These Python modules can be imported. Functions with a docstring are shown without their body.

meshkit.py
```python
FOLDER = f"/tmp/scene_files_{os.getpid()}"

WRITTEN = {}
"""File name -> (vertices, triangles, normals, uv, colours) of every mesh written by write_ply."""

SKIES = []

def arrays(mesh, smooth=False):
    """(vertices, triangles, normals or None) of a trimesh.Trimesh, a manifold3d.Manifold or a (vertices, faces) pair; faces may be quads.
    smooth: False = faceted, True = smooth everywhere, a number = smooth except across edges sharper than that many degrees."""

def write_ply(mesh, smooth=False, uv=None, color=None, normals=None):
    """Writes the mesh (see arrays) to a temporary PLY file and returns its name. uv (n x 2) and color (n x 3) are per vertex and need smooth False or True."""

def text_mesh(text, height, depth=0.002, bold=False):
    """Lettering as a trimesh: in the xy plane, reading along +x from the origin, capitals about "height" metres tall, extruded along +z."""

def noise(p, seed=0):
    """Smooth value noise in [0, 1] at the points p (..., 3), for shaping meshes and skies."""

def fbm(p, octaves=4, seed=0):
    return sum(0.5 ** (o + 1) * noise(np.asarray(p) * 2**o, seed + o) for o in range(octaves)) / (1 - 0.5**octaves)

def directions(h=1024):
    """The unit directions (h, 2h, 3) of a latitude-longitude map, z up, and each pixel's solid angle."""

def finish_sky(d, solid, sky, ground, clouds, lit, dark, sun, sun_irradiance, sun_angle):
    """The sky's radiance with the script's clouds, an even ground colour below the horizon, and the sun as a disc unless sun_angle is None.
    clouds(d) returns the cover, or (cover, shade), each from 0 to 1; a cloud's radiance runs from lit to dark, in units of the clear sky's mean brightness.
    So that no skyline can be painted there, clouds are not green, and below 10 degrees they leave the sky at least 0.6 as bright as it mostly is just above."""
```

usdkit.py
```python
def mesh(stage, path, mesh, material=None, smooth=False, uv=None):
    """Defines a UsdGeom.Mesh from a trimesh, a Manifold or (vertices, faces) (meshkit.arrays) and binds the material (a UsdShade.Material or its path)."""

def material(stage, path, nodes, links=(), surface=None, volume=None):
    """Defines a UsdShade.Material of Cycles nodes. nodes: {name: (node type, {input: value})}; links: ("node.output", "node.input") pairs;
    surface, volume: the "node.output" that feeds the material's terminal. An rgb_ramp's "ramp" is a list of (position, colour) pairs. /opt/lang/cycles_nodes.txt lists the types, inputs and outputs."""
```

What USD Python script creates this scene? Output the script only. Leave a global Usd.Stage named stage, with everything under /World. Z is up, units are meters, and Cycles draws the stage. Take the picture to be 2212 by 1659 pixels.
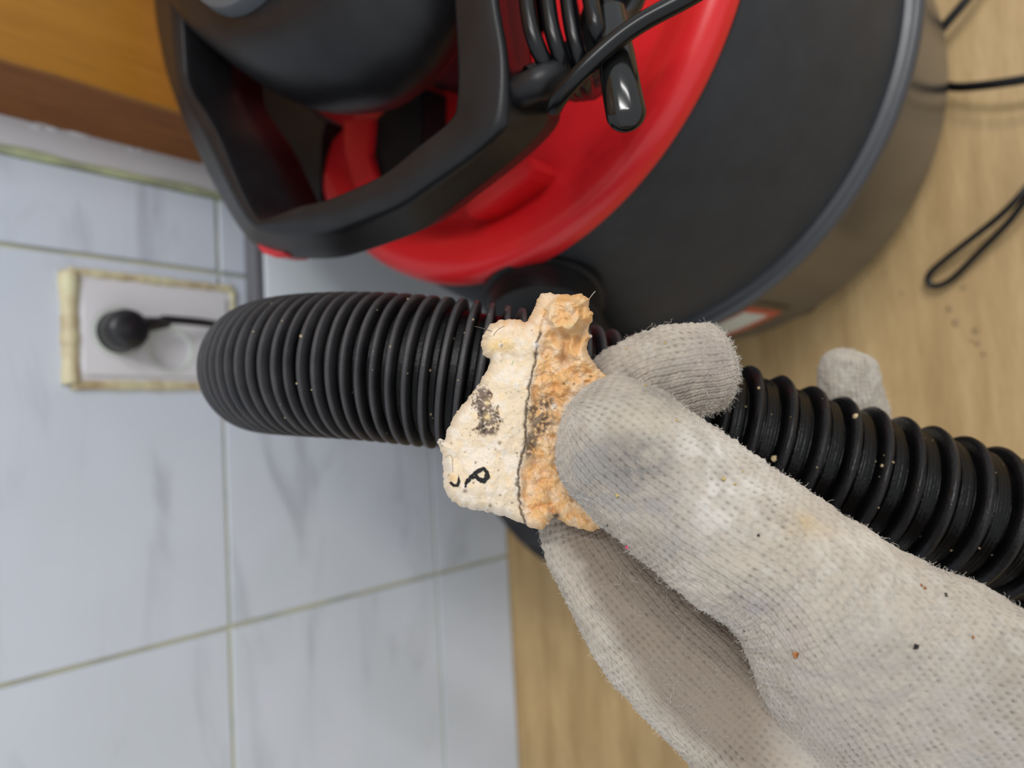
import math
import numpy as np
import trimesh
import manifold3d as m3
import usdkit
import meshkit
from pxr import Usd, UsdGeom, UsdLux, UsdShade, Sdf, Gf, Vt
from scipy.spatial import cKDTree
from scipy.interpolate import CubicSpline, PchipInterpolator
import shapely
from shapely.geometry import Polygon

rng = np.random.default_rng(7)
stage = Usd.Stage.CreateInMemory()
UsdGeom.SetStageUpAxis(stage, 'Z')
UsdGeom.SetStageMetersPerUnit(stage, 1.0)
UsdGeom.Xform.Define(stage, '/World')
LOOKS = '/World/Looks'
UsdGeom.Scope.Define(stage, LOOKS)

# ---------------------------------------------------------------- camera (phone held rolled by 90 degrees, looking down at the wall's foot)
F_PX, CX, CY = 1600.0, 1106.0, 829.5
PITCH, ROLL, YAW = math.radians(50.057), math.radians(0.951), math.radians(5.3)
WALL_Y, CAM_H = 0.4938, 0.5726
_c, _s = math.cos(YAW), math.sin(YAW)
RZ = np.array([[_c, _s, 0], [-_s, _c, 0], [0, 0, 1.0]])
F0 = np.array([0, math.cos(PITCH), -math.sin(PITCH)])
UX = np.array([1.0, 0, 0])
UPV = np.array([0, math.sin(PITCH), math.cos(PITCH)])
FW = RZ @ F0
XA = RZ @ (-math.cos(ROLL) * UPV + math.sin(ROLL) * UX)
YA = RZ @ (math.sin(ROLL) * UPV + math.cos(ROLL) * UX)
CAM = np.array([0, 0, CAM_H])

cam = UsdGeom.Camera.Define(stage, '/World/camera')
FOCAL = 6.3
cam.CreateFocalLengthAttr(FOCAL)
cam.CreateHorizontalApertureAttr(FOCAL * 2212 / F_PX)
cam.CreateVerticalApertureAttr(FOCAL * 1659 / F_PX)
cam.CreateClippingRangeAttr(Gf.Vec2f(0.01, 50))
cam.CreateFStopAttr(2.1)
cam.CreateFocusDistanceAttr(0.194)
cam.CreateExposureAttr(0.2)
M = Gf.Matrix4d(*XA, 0, *YA, 0, *(-FW), 0, *CAM, 1)
cam.AddTransformOp().Set(M)

# ---------------------------------------------------------------- light: twin-tube ceiling lamp, plus the pale room around
dome = UsdLux.DomeLight.Define(stage, '/World/room_light')
dome.CreateIntensityAttr(0.24)
dome.CreateColorAttr(Gf.Vec3f(0.93, 0.97, 1.0))


def rect_light(name, loc, sx, sy, watts, color=(1, 1, 1)):
    l = UsdLux.RectLight.Define(stage, '/World/' + name)
    l.CreateWidthAttr(sx)
    l.CreateHeightAttr(sy)
    l.CreateIntensityAttr(watts)
    l.CreateColorAttr(Gf.Vec3f(*color))
    UsdGeom.Xformable(l).AddTranslateOp().Set(Gf.Vec3d(*loc))


rect_light('ceiling_lamp', (0.90, -0.75, 2.3), 0.12, 1.2, 42.0, (1.0, 0.985, 0.96))
rect_light('ceiling_lamp_001', (1.75, -1.35, 2.3), 0.12, 1.2, 48.0, (1.0, 0.985, 0.96))


# ---------------------------------------------------------------- helpers
def ray(px, py):
    return FW + XA * ((px - CX) / F_PX) - YA * ((py - CY) / F_PX)


def at_d(px, py, d):
    return CAM + ray(px, py) * d


def at_z(px, py, z):
    r = ray(px, py)
    return CAM + r * ((z - CAM_H) / r[2])


def at_y(px, py, y=WALL_Y):
    r = ray(px, py)
    return CAM + r * (y / r[1])


def at_d_many(a):
    return np.array([at_d(*q) for q in a])


def proj(p):
    q = np.asarray(p) - CAM
    d = q @ FW
    return np.stack([CX + F_PX * (q @ XA) / d, CY - F_PX * (q @ YA) / d], -1)


used = {}


def numbered(path):
    n = used.get(path, 0)
    used[path] = n + 1
    return path if n == 0 else f'{path}_{n:03d}'


class Thing:
    """An Xform at the thing's base; parts are given in world coordinates."""

    def __init__(self, name, label=None, cat=None, loc=(0, 0, 0), group=None, kind=None):
        self.path = numbered('/World/' + name)
        self.loc = np.array(loc, float)
        x = UsdGeom.Xform.Define(stage, self.path)
        x.AddTranslateOp().Set(Gf.Vec3d(*map(float, loc)))
        tag(x.GetPrim(), label, cat, group, kind)

    def part(self, name, mesh, mat, smooth=35, label=None, kind=None, parent=None, pv=None):
        path = numbered(f'{parent or self.path}/{name}')
        put(path, mesh, mat, smooth, self.loc, pv)
        tag(stage.GetPrimAtPath(path), label, None, None, kind)
        return path


def tag(p, label=None, cat=None, group=None, kind=None):
    for k, v in (('label', label), ('category', cat), ('group', group), ('kind', kind)):
        if v:
            p.SetCustomDataByKey(k, v)


def put(path, mesh, mat, smooth=35, origin=(0, 0, 0), pv=None):
    v, f, n = meshkit.arrays(mesh, smooth)
    m = UsdGeom.Mesh.Define(stage, path)
    m.CreatePointsAttr(Vt.Vec3fArray.FromNumpy((v - np.asarray(origin)).astype(np.float32)))
    m.CreateFaceVertexCountsAttr(Vt.IntArray.FromNumpy(np.full(len(f), 3, np.int32)))
    m.CreateFaceVertexIndicesAttr(Vt.IntArray.FromNumpy(f.astype(np.int32).ravel()))
    m.CreateSubdivisionSchemeAttr('none')
    if n is not None:
        m.CreateNormalsAttr(Vt.Vec3fArray.FromNumpy(n.astype(np.float32)))
        m.SetNormalsInterpolation('vertex')
    for k, a in (pv or {}).items():
        UsdGeom.PrimvarsAPI(m).CreatePrimvar(k, Sdf.ValueTypeNames.Color3fArray, 'vertex').Set(Vt.Vec3fArray.FromNumpy(np.asarray(a, np.float32)))
    UsdShade.MaterialBindingAPI.Apply(m.GetPrim()).Bind(mat)
    return m


def single(name, mesh, mat, label, cat, smooth=35, group=None, kind=None, pv=None):
    path = numbered('/World/' + name)
    put(path, mesh, mat, smooth, (0, 0, 0), pv)
    tag(stage.GetPrimAtPath(path), label, cat, group, kind)
    return path


def cat_(ms):
    return trimesh.util.concatenate(ms)


def box(lo, hi):
    lo, hi = np.array(lo, float), np.array(hi, float)
    b = trimesh.creation.box(hi - lo)
    b.apply_translation((lo + hi) / 2)
    return b


def rbox(lo, hi, r=0.0008, seg=8):
    """A box with rounded edges (hull of eight spheres)."""
    lo, hi = np.array(lo, float) + r, np.array(hi, float) - r
    ps = []
    s = trimesh.creation.icosphere(1, r).vertices
    for i in range(8):
        c = [(lo, hi)[(i >> k) & 1][k] for k in range(3)]
        ps.append(s + c)
    return trimesh.convex.convex_hull(np.vstack(ps))


def lathe(profile, center, seg=128):
    p = np.array(profile, float)
    a = np.arange(seg) * 2 * np.pi / seg
    v = np.stack([center[0] + p[:, None, 0] * np.cos(a), center[1] + p[:, None, 0] * np.sin(a), np.repeat(p[:, 1:], seg, 1)], -1)
    n = len(p)
    i, j = np.meshgrid(np.arange(n - 1), np.arange(seg), indexing='ij')
    k = (j + 1) % seg
    q = np.stack([i * seg + j, i * seg + k, (i + 1) * seg + k, (i + 1) * seg + j], -1).reshape(-1, 4)
    f = np.vstack([q[:, [0, 1, 2]], q[:, [0, 2, 3]]])
    return trimesh.Trimesh(v.reshape(-1, 3), f, process=False)


def spl(pts, n, closed=False):
    """n points evenly along a smooth curve through pts."""
    p = np.array(pts, float)
    if closed:
        p = np.vstack([p, p[:1]])
    t = np.r_[0, np.cumsum(np.linalg.norm(np.diff(p, axis=0), axis=1) ** 0.5)]
    c = CubicSpline(t, p, bc_type='periodic' if closed else 'natural')
    u = np.linspace(0, t[-1], 4000)
    q = c(u)
    s = np.r_[0, np.cumsum(np.linalg.norm(np.diff(q, axis=0), axis=1))]
    uu = np.interp(np.linspace(0, s[-1], n, endpoint=not closed), s, u)
    return c(uu), s[-1]


def frames(p):
    t = np.gradient(p, axis=0)
    t /= np.linalg.norm(t, axis=1, keepdims=True)
    a = np.zeros_like(p)
    v = np.cross(t[0], [0.3, 0.2, 1.0])
    for i in range(len(p)):
        v = v - t[i] * (v @ t[i])
        v /= np.linalg.norm(v)
        a[i] = v
    return t, a, np.cross(t, a)


def tube(pts, r, n=60, sides=14, closed=False, smooth=True):
    p = spl(pts, n, closed)[0] if smooth else np.array(pts, float)
    t, a, b = frames(p)
    th = np.arange(sides) * 2 * np.pi / sides
    rr = np.broadcast_to(np.asarray(r, float), (len(p),))
    v = p[:, None] + rr[:, None, None] * (np.cos(th)[None, :, None] * a[:, None] + np.sin(th)[None, :, None] * b[:, None])
    return grid_solid(v, closed)


def grid_solid(v, closed=False):
    """Rings of points -> closed mesh with fan caps, faces outwards."""
    n, m = v.shape[:2]
    i, j = np.meshgrid(np.arange(n if closed else n - 1), np.arange(m), indexing='ij')
    i2, j2 = (i + 1) % n, (j + 1) % m
    q = np.stack([i * m + j, i * m + j2, i2 * m + j2, i2 * m + j], -1).reshape(-1, 4)
    f = [q[:, [0, 1, 2]], q[:, [0, 2, 3]]]
    vv = v.reshape(-1, 3)
    if not closed:
        vv = np.vstack([vv, v[0].mean(0), v[-1].mean(0)])
        k = np.arange(m)
        f.append(np.stack([np.full(m, n * m), (k + 1) % m, k], -1))
        f.append(np.stack([np.full(m, n * m + 1), (n - 1) * m + k, (n - 1) * m + (k + 1) % m], -1))
    me = trimesh.Trimesh(vv, np.vstack(f), process=False)
    if me.volume < 0:
        me.invert()
    return me


def hull(ps):
    return trimesh.convex.convex_hull(np.asarray(ps))


def ball(c, r, sub=2, scale=(1, 1, 1)):
    s = trimesh.creation.icosphere(sub, 1.0)
    s.apply_scale(np.array(scale) * r)
    s.apply_translation(c)
    return s


# ---------------------------------------------------------------- materials
def mat(name, nodes, links, surface='p.BSDF'):
    return usdkit.material(stage, f'{LOOKS}/{name}', nodes, links, surface=surface)


def plain(name, color, rough=0.5, spec=0.5, bump=0.0, scale=800.0, var=0.0, **kw):
    nodes = {'p': ('principled_bsdf', {'base_color': color, 'roughness': rough, 'specular_ior_level': spec, **kw})}
    links = []
    if bump or var:
        nodes['g'] = ('geometry', {})
        nodes['n'] = ('noise_texture', {'scale': scale, 'detail': 3.0})
        links += [('g.position', 'n.vector')]
    if bump:
        nodes['b'] = ('bump', {'strength': 1.0, 'distance': bump})
        links += [('n.fac', 'b.height'), ('b.normal', 'p.normal')]
    if var:
        c = np.array(color)
        nodes['n2'] = ('noise_texture', {'scale': scale / 25, 'detail': 5.0, 'roughness': 0.65})
        nodes['r'] = ('rgb_ramp', {'ramp': [(0.3, tuple(c * (1 - var))), (0.7, tuple(np.minimum(c * (1 + var), 1)))]})
        links += [('g.position', 'n2.vector'), ('n2.fac', 'r.fac'), ('r.color', 'p.base_color')]
    return mat(name, nodes, links)


black_plastic = plain('black_plastic', (0.010, 0.010, 0.0115), 0.40, 0.33, 0.00006, 1500, 0.25)
grey_plastic = plain('dark_grey_plastic', (0.034, 0.039, 0.047), 0.50, 0.25, 0.00006, 1500, 0.12)
drum_plastic = plain('drum_plastic', (0.035, 0.035, 0.037), 0.25, 0.6)
red_plastic = plain('red_plastic', (0.70, 0.017, 0.022), 0.32, 0.5)
cap_grey = plain('cap_grey_plastic', (0.10, 0.11, 0.12), 0.45, 0.4)
cord_rubber = plain('cord_rubber', (0.004, 0.004, 0.005), 0.26, 0.36)
gloss_black = plain('glossy_black_plastic', (0.006, 0.006, 0.006), 0.14, 0.5)
white_plastic = plain('white_plastic', (0.72, 0.71, 0.74), 0.4, 0.4)
panel_white = plain('panel_white', (0.80, 0.86, 0.93), 0.35, 0.4)
pale_socket = plain('pale_socket_plastic', (0.66, 0.70, 0.66), 0.25, 0.5)
plug_black = plain('plug_black', (0.014, 0.014, 0.017), 0.32, 0.5)
hose_black = mat('hose_black', {
    'g': ('geometry', {}), 'n': ('noise_texture', {'scale': 900.0, 'detail': 3.0}), 'n2': ('noise_texture', {'scale': 90.0, 'detail': 4.0}),
    'a': ('attribute', {'attribute': 'rib_dust_shade'}), 'r': ('rgb_ramp', {'ramp': [(0.3, (0.7, 0.7, 0.7)), (0.75, (1.2, 1.15, 1.1))]}), 'm': ('mix', {'mix_type': 'multiply', 'fac': 1.0}),
    'w': ('attribute', {'attribute': 'rib_wet'}), 'ro': ('math', {'math_type': 'multiply_add', 'value2': -0.13}),
    'rr': ('map_range', {'value': 0.5, 'from_min': 0.3, 'from_max': 0.7, 'to_min': 0.28, 'to_max': 0.50}),
    'b': ('bump', {'strength': 0.7, 'distance': 0.00025}),
    'p': ('principled_bsdf', {'specular_ior_level': 0.22})},
    [('g.position', 'n.vector'), ('g.position', 'n2.vector'), ('n2.fac', 'r.fac'), ('a.color', 'm.color1'), ('r.color', 'm.color2'), ('m.color', 'p.base_color'), ('n2.fac', 'rr.value'), ('w.fac', 'ro.value1'), ('rr.result', 'ro.value3'), ('ro.value', 'p.roughness'), ('n.fac', 'b.height'), ('b.normal', 'p.normal')])


def tile_mat(name, seed):
    """Glazed white tile with soft grey marble veins running diagonally."""
    return mat(name, {
        'g': ('geometry', {}),
        'mp': ('mapping', {'location': (seed * 3.7, seed * 1.3, seed * 2.1), 'rotation': (0, math.radians(-38), 0), 'scale': (3.2, 1.0, 12.0)}),
        'n': ('noise_texture', {'scale': 2.0, 'detail': 4.0, 'roughness': 0.55, 'distortion': 0.9}),
        'r': ('rgb_ramp', {'ramp': [(0.0, (0.64, 0.69, 0.79)), (0.55, (0.63, 0.675, 0.77)), (0.63, (0.57, 0.61, 0.70)), (0.72, (0.47, 0.50, 0.58)), (1.0, (0.42, 0.45, 0.53))]}),
        'n2': ('noise_texture', {'scale': 9.0, 'detail': 3.0}),
        'r2': ('rgb_ramp', {'ramp': [(0.35, (0.93, 0.95, 0.93)), (0.65, (1.0, 1.0, 1.0))]}),
        'm': ('mix', {'mix_type': 'multiply', 'fac': 1.0}),
        'p': ('principled_bsdf', {'roughness': 0.28, 'specular_ior_level': 0.4})},
        [('g.position', 'mp.vector'), ('mp.vector', 'n.vector'), ('n.fac', 'r.fac'), ('g.position', 'n2.vector'), ('n2.fac', 'r2.fac'),
         ('r.color', 'm.color1'), ('r2.color', 'm.color2'), ('m.color', 'p.base_color')])


tile_mats = [tile_mat('marble_tile_glaze' + (f'_{i:03d}' if i else ''), i) for i in range(4)]
grout = mat('yellowed_grout', {
    'g': ('geometry', {}), 'n': ('noise_texture', {'scale': 22.0, 'detail': 4.0}),
    'r': ('rgb_ramp', {'ramp': [(0.3, (0.40, 0.42, 0.40)), (0.5, (0.56, 0.56, 0.43)), (0.72, (0.64, 0.62, 0.40))]}),
    'p': ('principled_bsdf', {'roughness': 0.7})}, [('g.position', 'n.vector'), ('n.fac', 'r.fac'), ('r.color', 'p.base_color')])
sealant = mat('yellowed_sealant', {
    'g': ('geometry', {}), 'n': ('noise_texture', {'scale': 45.0, 'detail': 4.0}),
    'r': ('rgb_ramp', {'ramp': [(0.3, (0.40, 0.29, 0.16)), (0.5, (0.60, 0.53, 0.34)), (0.72, (0.68, 0.68, 0.46))]}),
    'p': ('principled_bsdf', {'roughness': 0.5})}, [('g.position', 'n.vector'), ('n.fac', 'r.fac'), ('r.color', 'p.base_color')])
green_sealant = mat('greenish_sealant', {
    'g': ('geometry', {}), 'n': ('noise_texture', {'scale': 30.0, 'detail': 3.0}),
    'r': ('rgb_ramp', {'ramp': [(0.35, (0.30, 0.32, 0.22)), (0.6, (0.56, 0.62, 0.36))]}),
    'p': ('principled_bsdf', {'roughness': 0.5})}, [('g.position', 'n.vector'), ('n.fac', 'r.fac'), ('r.color', 'p.base_color')])


def wood(name, dark, light, rough, stretch, scale):
    return mat(name, {
        'g': ('geometry', {}),
        'mp': ('mapping', {'scale': stretch}),
        'n': ('noise_texture', {'scale': scale, 'detail': 6.0, 'roughness': 0.6, 'distortion': 0.35}),
        'r': ('rgb_ramp', {'ramp': [(0.25, dark), (0.75, light)]}),
        'n2': ('noise_texture', {'scale': scale * 9, 'detail': 3.0}),
        'r2': ('rgb_ramp', {'ramp': [(0.3, (0.86, 0.84, 0.80)), (0.7, (1.0, 1.0, 1.0))]}),
        'm': ('mix', {'mix_type': 'multiply', 'fac': 1.0}),
        'p': ('principled_bsdf', {'roughness': rough, 'specular_ior_level': 0.35})},
        [('g.position', 'mp.vector'), ('mp.vector', 'n.vector'), ('mp.vector', 'n2.vector'), ('n.fac', 'r.fac'), ('n2.fac', 'r2.fac'),
         ('r.color', 'm.color1'), ('r2.color', 'm.color2'), ('m.color', 'p.base_color')])


floor_wood = wood('floor_wood_vinyl', (0.37, 0.235, 0.100), (0.60, 0.42, 0.21), 0.42, (1.6, 14.0, 1.0), 4.0)
jamb_orange = wood('varnished_orange_wood', (0.36, 0.15, 0.018), (0.44, 0.20, 0.028), 0.35, (14.0, 3.0, 1.0), 4.0)
jamb_brown = wood('stripped_brown_wood', (0.17, 0.055, 0.014), (0.30, 0.115, 0.028), 0.5, (22.0, 22.0, 2.0), 5.0)
plaster = plain('white_plaster', (0.68, 0.68, 0.71), 0.6, 0.3)

# ---------------------------------------------------------------- the setting: floor and wall
floor = numbered('/World/floor')
put(floor, box((-1.6, -1.6, -0.02), (1.6, WALL_Y + 0.02, 0)), floor_wood, False)
tag(stage.GetPrimAtPath(floor), 'light oak-coloured vinyl floor', None, None, 'structure')

T = 0.008
G = 0.0034
wall = Thing('wall_back', 'white marbled tile wall with yellowed grout lines', None, (0, WALL_Y, 0), None, 'structure')
wall.part('grout_bed', box((-1.6, WALL_Y + 0.0022, 0), (1.6, WALL_Y + 0.06, 2.4)), grout, False, label='yellowish recessed grout between the tiles')
X0, TW, TH, Z0 = -0.1277, 0.25, 0.20, 0.1009
OUT = (0.041, 0.1105, 0.3045, 0.3995)   # outlet's hole: x0 x1 z0 z1
TILE_END = 0.1775
k = 0
rows = [(0.0, Z0)] + [(Z0 + TH * i, Z0 + TH * (i + 1)) for i in range(11)]
for ri, (za, zb) in enumerate(rows):
    for ci in range(-6, 2):
        xa, xb = X0 + TW * ci, min(X0 + TW * (ci + 1), TILE_END)
        if xb - xa < 0.02:
            continue
        lo, hi = (xa + G / 2, WALL_Y, za + G / 2), (xb - G / 2, WALL_Y + T, zb - G / 2)
        if xa < OUT[0] and xb > OUT[1] and za < OUT[2] + 0.01 and zb > OUT[3] - 0.02:
            poly = Polygon([(lo[0], lo[2]), (hi[0], lo[2]), (hi[0], hi[2]), (lo[0], hi[2])]).difference(shapely.box(OUT[0] - 0.001, OUT[2] - 0.02, OUT[1] + 0.001, OUT[3] + 0.001))
            me = trimesh.creation.extrude_polygon(poly, T, engine='earcut')
            me.vertices = np.stack([me.vertices[:, 0], WALL_Y + T - me.vertices[:, 2], me.vertices[:, 1]], -1)
            if me.volume < 0:
                me.invert()
        else:
            me = rbox(lo, hi, 0.0007)
        wall.part('tile', me, tile_mats[(ci * 3 + ri * 5) % 4], 30)
wall.part('plaster_strip', box((TILE_END + 0.003, WALL_Y - 0.001, 0), (0.2, WALL_Y + 0.05, 2.4)), plaster, False, label='white plaster strip beside the door frame')
v, _ = spl([(TILE_END + 0.0012 + 0.0006 * math.sin(7 * z), WALL_Y - 0.0003, z) for z in np.linspace(0.002, 2.3, 40)], 260)
wall.part('sealant_bead', tube(v, 0.0026 + 0.0008 * np.sin(np.arange(260) * 0.9) * np.sin(np.arange(260) * 0.23), 260, 10, smooth=False), green_sealant, label='greenish sealant bead at the end of the tiles')

# door frame: a varnished wooden jamb proud of the wall; stripped brown side
door = Thing('door_1', 'orange varnished wooden door frame with stripped brown edge', None, (0.2, WALL_Y, 0), None, 'structure')
JY = 0.449
zz = np.linspace(0, 2.2, 180)


def strip(xs, ys, z, jitter, back=WALL_Y + 0.04):
    """Upright face strip between two (x, y) lines with a ragged far line; closed behind."""
    j = jitter * (meshkit.fbm(np.stack([z * 28, 0 * z, 0 * z + 3.3], -1), 4, 5) - 0.5) * 2
    a = np.stack([np.full_like(z, xs[0]), np.full_like(z, ys[0]), z], -1)
    b = np.stack([xs[1] + j, np.full_like(z, ys[1]), z], -1)
    c = np.stack([xs[1] + j, np.full_like(z, back), z], -1)
    d = np.stack([np.full_like(z, xs[0]), np.full_like(z, back), z], -1)
    return grid_solid(np.stack([a, b, c, d], 1))


door.part('frame_edge', strip((0.199, 0.2135), (WALL_Y - 0.003, JY + 0.0015), zz, 0.0016), jamb_brown, False, label='stripped brown side of the frame')
door.part('frame_face', strip((0.2125, 0.285), (JY, JY), zz, 0.0), jamb_orange, False)
door.part('frame_bead', rbox((0.285, JY - 0.008, 0), (0.32, WALL_Y + 0.03, 2.2), 0.003), jamb_brown, False, label='reddish brown bead along the frame')
door.part('door_leaf', rbox((0.321, JY + 0.01, 0.006), (1.1, WALL_Y + 0.02, 2.1), 0.002), jamb_orange, False)
flk = []
for i in range(46):
    z = 0.28 + 0.5 * rng.random()
    flk.append(ball((0.1995 + 0.0016 * rng.standard_normal(), WALL_Y - 0.0015, z), 0.0018, 1, (0.9, 0.6, 1 + 3 * rng.random())))
door.part('paint_flakes', cat_(flk), plaster, True, label='white flakes of old paint along the edge', kind='stuff')

# white panel standing against the wall behind the vacuum cleaner
pt = at_y(560, 560, WALL_Y - 0.0155)
panel = Thing('white_panel', 'plain bluish white panel leaning against the tiled wall behind the vacuum cleaner', 'panel', (0.2, WALL_Y - 0.012, 0))
psh = rbox((0.028, WALL_Y - 0.0155, 0.0), (0.40, WALL_Y - 0.0060, pt[2] - 0.0042), 0.0010)
psh.vertices[:, 1] -= 0.22 * (pt[2] - psh.vertices[:, 2])     # it leans on the wall
panel.part('panel_sheet', psh, panel_white, 30)
panel.part('gap_shade_strip', rbox((0.028, WALL_Y - 0.0150, pt[2] - 0.0041), (0.40, WALL_Y - 0.0003, pt[2] + 0.0030), 0.0012), plain('gap_shade_grey', (0.16, 0.16, 0.18), 0.5), 30, label='dark grey strip standing for the shaded gap at the top edge')  # added dark strip, stands for the shadow gap between panel and wall

# ---------------------------------------------------------------- outlet with a black plug
ox = (OUT[0] + OUT[1]) / 2
outlet = Thing('wall_outlet', 'white double wall outlet with yellowed sealant border, set in the tiles', 'outlet', (ox, WALL_Y, OUT[2] - 0.01))
zc0, zc1 = OUT[2] - 0.012, OUT[3]
outlet.part('back_plate', rbox((OUT[0], WALL_Y - 0.0025, zc0), (OUT[1], WALL_Y + 0.012, zc1), 0.0012), white_plastic)
ring = []
for (xa, za), (xb, zb), w in (((OUT[0], zc0), (OUT[0], zc1), 0.0032), ((OUT[0], zc1), (OUT[1], zc1), 0.0052), ((OUT[1], zc1), (OUT[1], zc0), 0.003), ((OUT[1], zc0), (OUT[0], zc0), 0.003)):
    n = 50
    p = np.stack([np.linspace(xa, xb, n), np.full(n, WALL_Y - 0.0005), np.linspace(za, zb, n)], -1)
    ring.append(tube(p, w * (0.75 + 0.7 * meshkit.fbm(p * 160 + 7, 3)), n, 10, smooth=False))
outlet.part('sealant_border', cat_(ring), sealant, True, label='yellow brown sealant around the outlet')
cover = (m3.Manifold.cube((OUT[1] - OUT[0] - 0.012, 0.008, zc1 - zc0 - 0.014)).translate((OUT[0] + 0.006, WALL_Y - 0.0050, zc0 + 0.007)))
pc = at_y(265, 715, WALL_Y - 0.010)
sc = at_y(382, 752, WALL_Y - 0.012)
for c in (pc, sc):
    cover = cover - m3.Manifold.cylinder(0.03, 0.0165, 0.0165, 48).rotate((90, 0, 0)).translate((c[0], WALL_Y + 0.001, c[2]))
outlet.part('cover_plate', cover, white_plastic, 30)
for c in (pc, sc):
    cup = m3.Manifold.cylinder(0.007, 0.0163, 0.0163, 48) - m3.Manifold.cylinder(0.02, 0.0135, 0.0150, 48).translate((0, 0, 0.0022))
    for s in (-1, 1):
        cup = cup - m3.Manifold.cylinder(0.02, 0.0024, 0.0024, 16).translate((s * 0.0095 * 0.7, s * 0.0095 * 0.7, -0.01))
    outlet.part('socket', cup.rotate((90, 0, 0)).translate((c[0], WALL_Y + 0.0022, c[2])), pale_socket, 30, label='pale greenish round socket cup')

plug = Thing('power_plug', 'black round power plug pushed into the upper socket of the wall outlet', 'plug', (pc[0], WALL_Y - 0.012, pc[2]))
pb = lathe([(0, 0), (0.0128, 0), (0.0132, 0.001), (0.0132, 0.016), (0.0122, 0.020), (0.009, 0.0225), (0, 0.0232)], (0, 0), 48)
pb.vertices = np.stack([pc[0] + pb.vertices[:, 0], WALL_Y - 0.0005 - pb.vertices[:, 2], pc[2] + pb.vertices[:, 1]], -1)
pb.invert() if pb.volume < 0 else None
plug.part('plug_body', pb, plug_black, 40)
e = np.array([pc[0] + 0.004, WALL_Y - 0.013, pc[2] - 0.009])
c1 = [e, e + (0.0015, -0.001, -0.010), e + (0.003, -0.002, -0.018)]
plug.part('strain_relief', tube(c1, np.linspace(0.0055, 0.0036, 20), 20, 14), plug_black, 40)
cp = [c1[-1], at_y(345, 690, WALL_Y - 0.018), at_y(400, 693, WALL_Y - 0.016), at_y(460, 700, WALL_Y - 0.014), at_y(540, 715, WALL_Y - 0.026), at_y(640, 725, WALL_Y - 0.042), at_y(800, 722, WALL_Y - 0.062),
      at_y(960, 735, WALL_Y - 0.088), at_z(1185, 775, 0.0035), at_z(1215, 800, 0.0035)]
plug.part('plug_cord', tube(cp, 0.0028, 120, 10), plug_black, 40)

# ---------------------------------------------------------------- vacuum cleaner
VC = np.array([0.226, 0.242])
vac = Thing('vacuum_cleaner', 'dark grey and red drum vacuum cleaner with black top handle, beside the tiled wall', 'vacuum cleaner', (*VC, 0))
vac.part('drum', lathe([(0, 0.008), (0.150, 0.008), (0.160, 0.010), (0.1655, 0.016), (0.168, 0.026), (0.1708, 0.10), (0.1735, 0.150), (0.171, 0.154), (0, 0.154)], VC, 160), drum_plastic)
t = np.linspace(0, 2 * np.pi, 14)
vac.part('drum_rim', lathe([(0.168, 0.150)] + [(0.1768 + 0.0040 * math.cos(a), 0.1585 + 0.0048 * math.sin(a)) for a in np.linspace(-2.2, 2.0, 12)] + [(0.168, 0.166), (0.168, 0.150)], VC, 200), plain('rim_plastic', (0.05, 0.053, 0.06), 0.33, 0.5), 50)
cv = PchipInterpolator([0, 0.16, 0.35, 0.6, 0.85, 1.0], [0.1728, 0.1710, 0.1675, 0.1612, 0.1535, 0.1475])
zz = np.linspace(0, 1, 24)
vac.part('tank_cover', lathe([(0.10, 0.158)] + [(float(cv(a)), 0.160 + 0.128 * a) for a in zz] + [(0.143, 0.2860), (0.10, 0.2815)], VC, 200), grey_plastic, 50)
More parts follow.
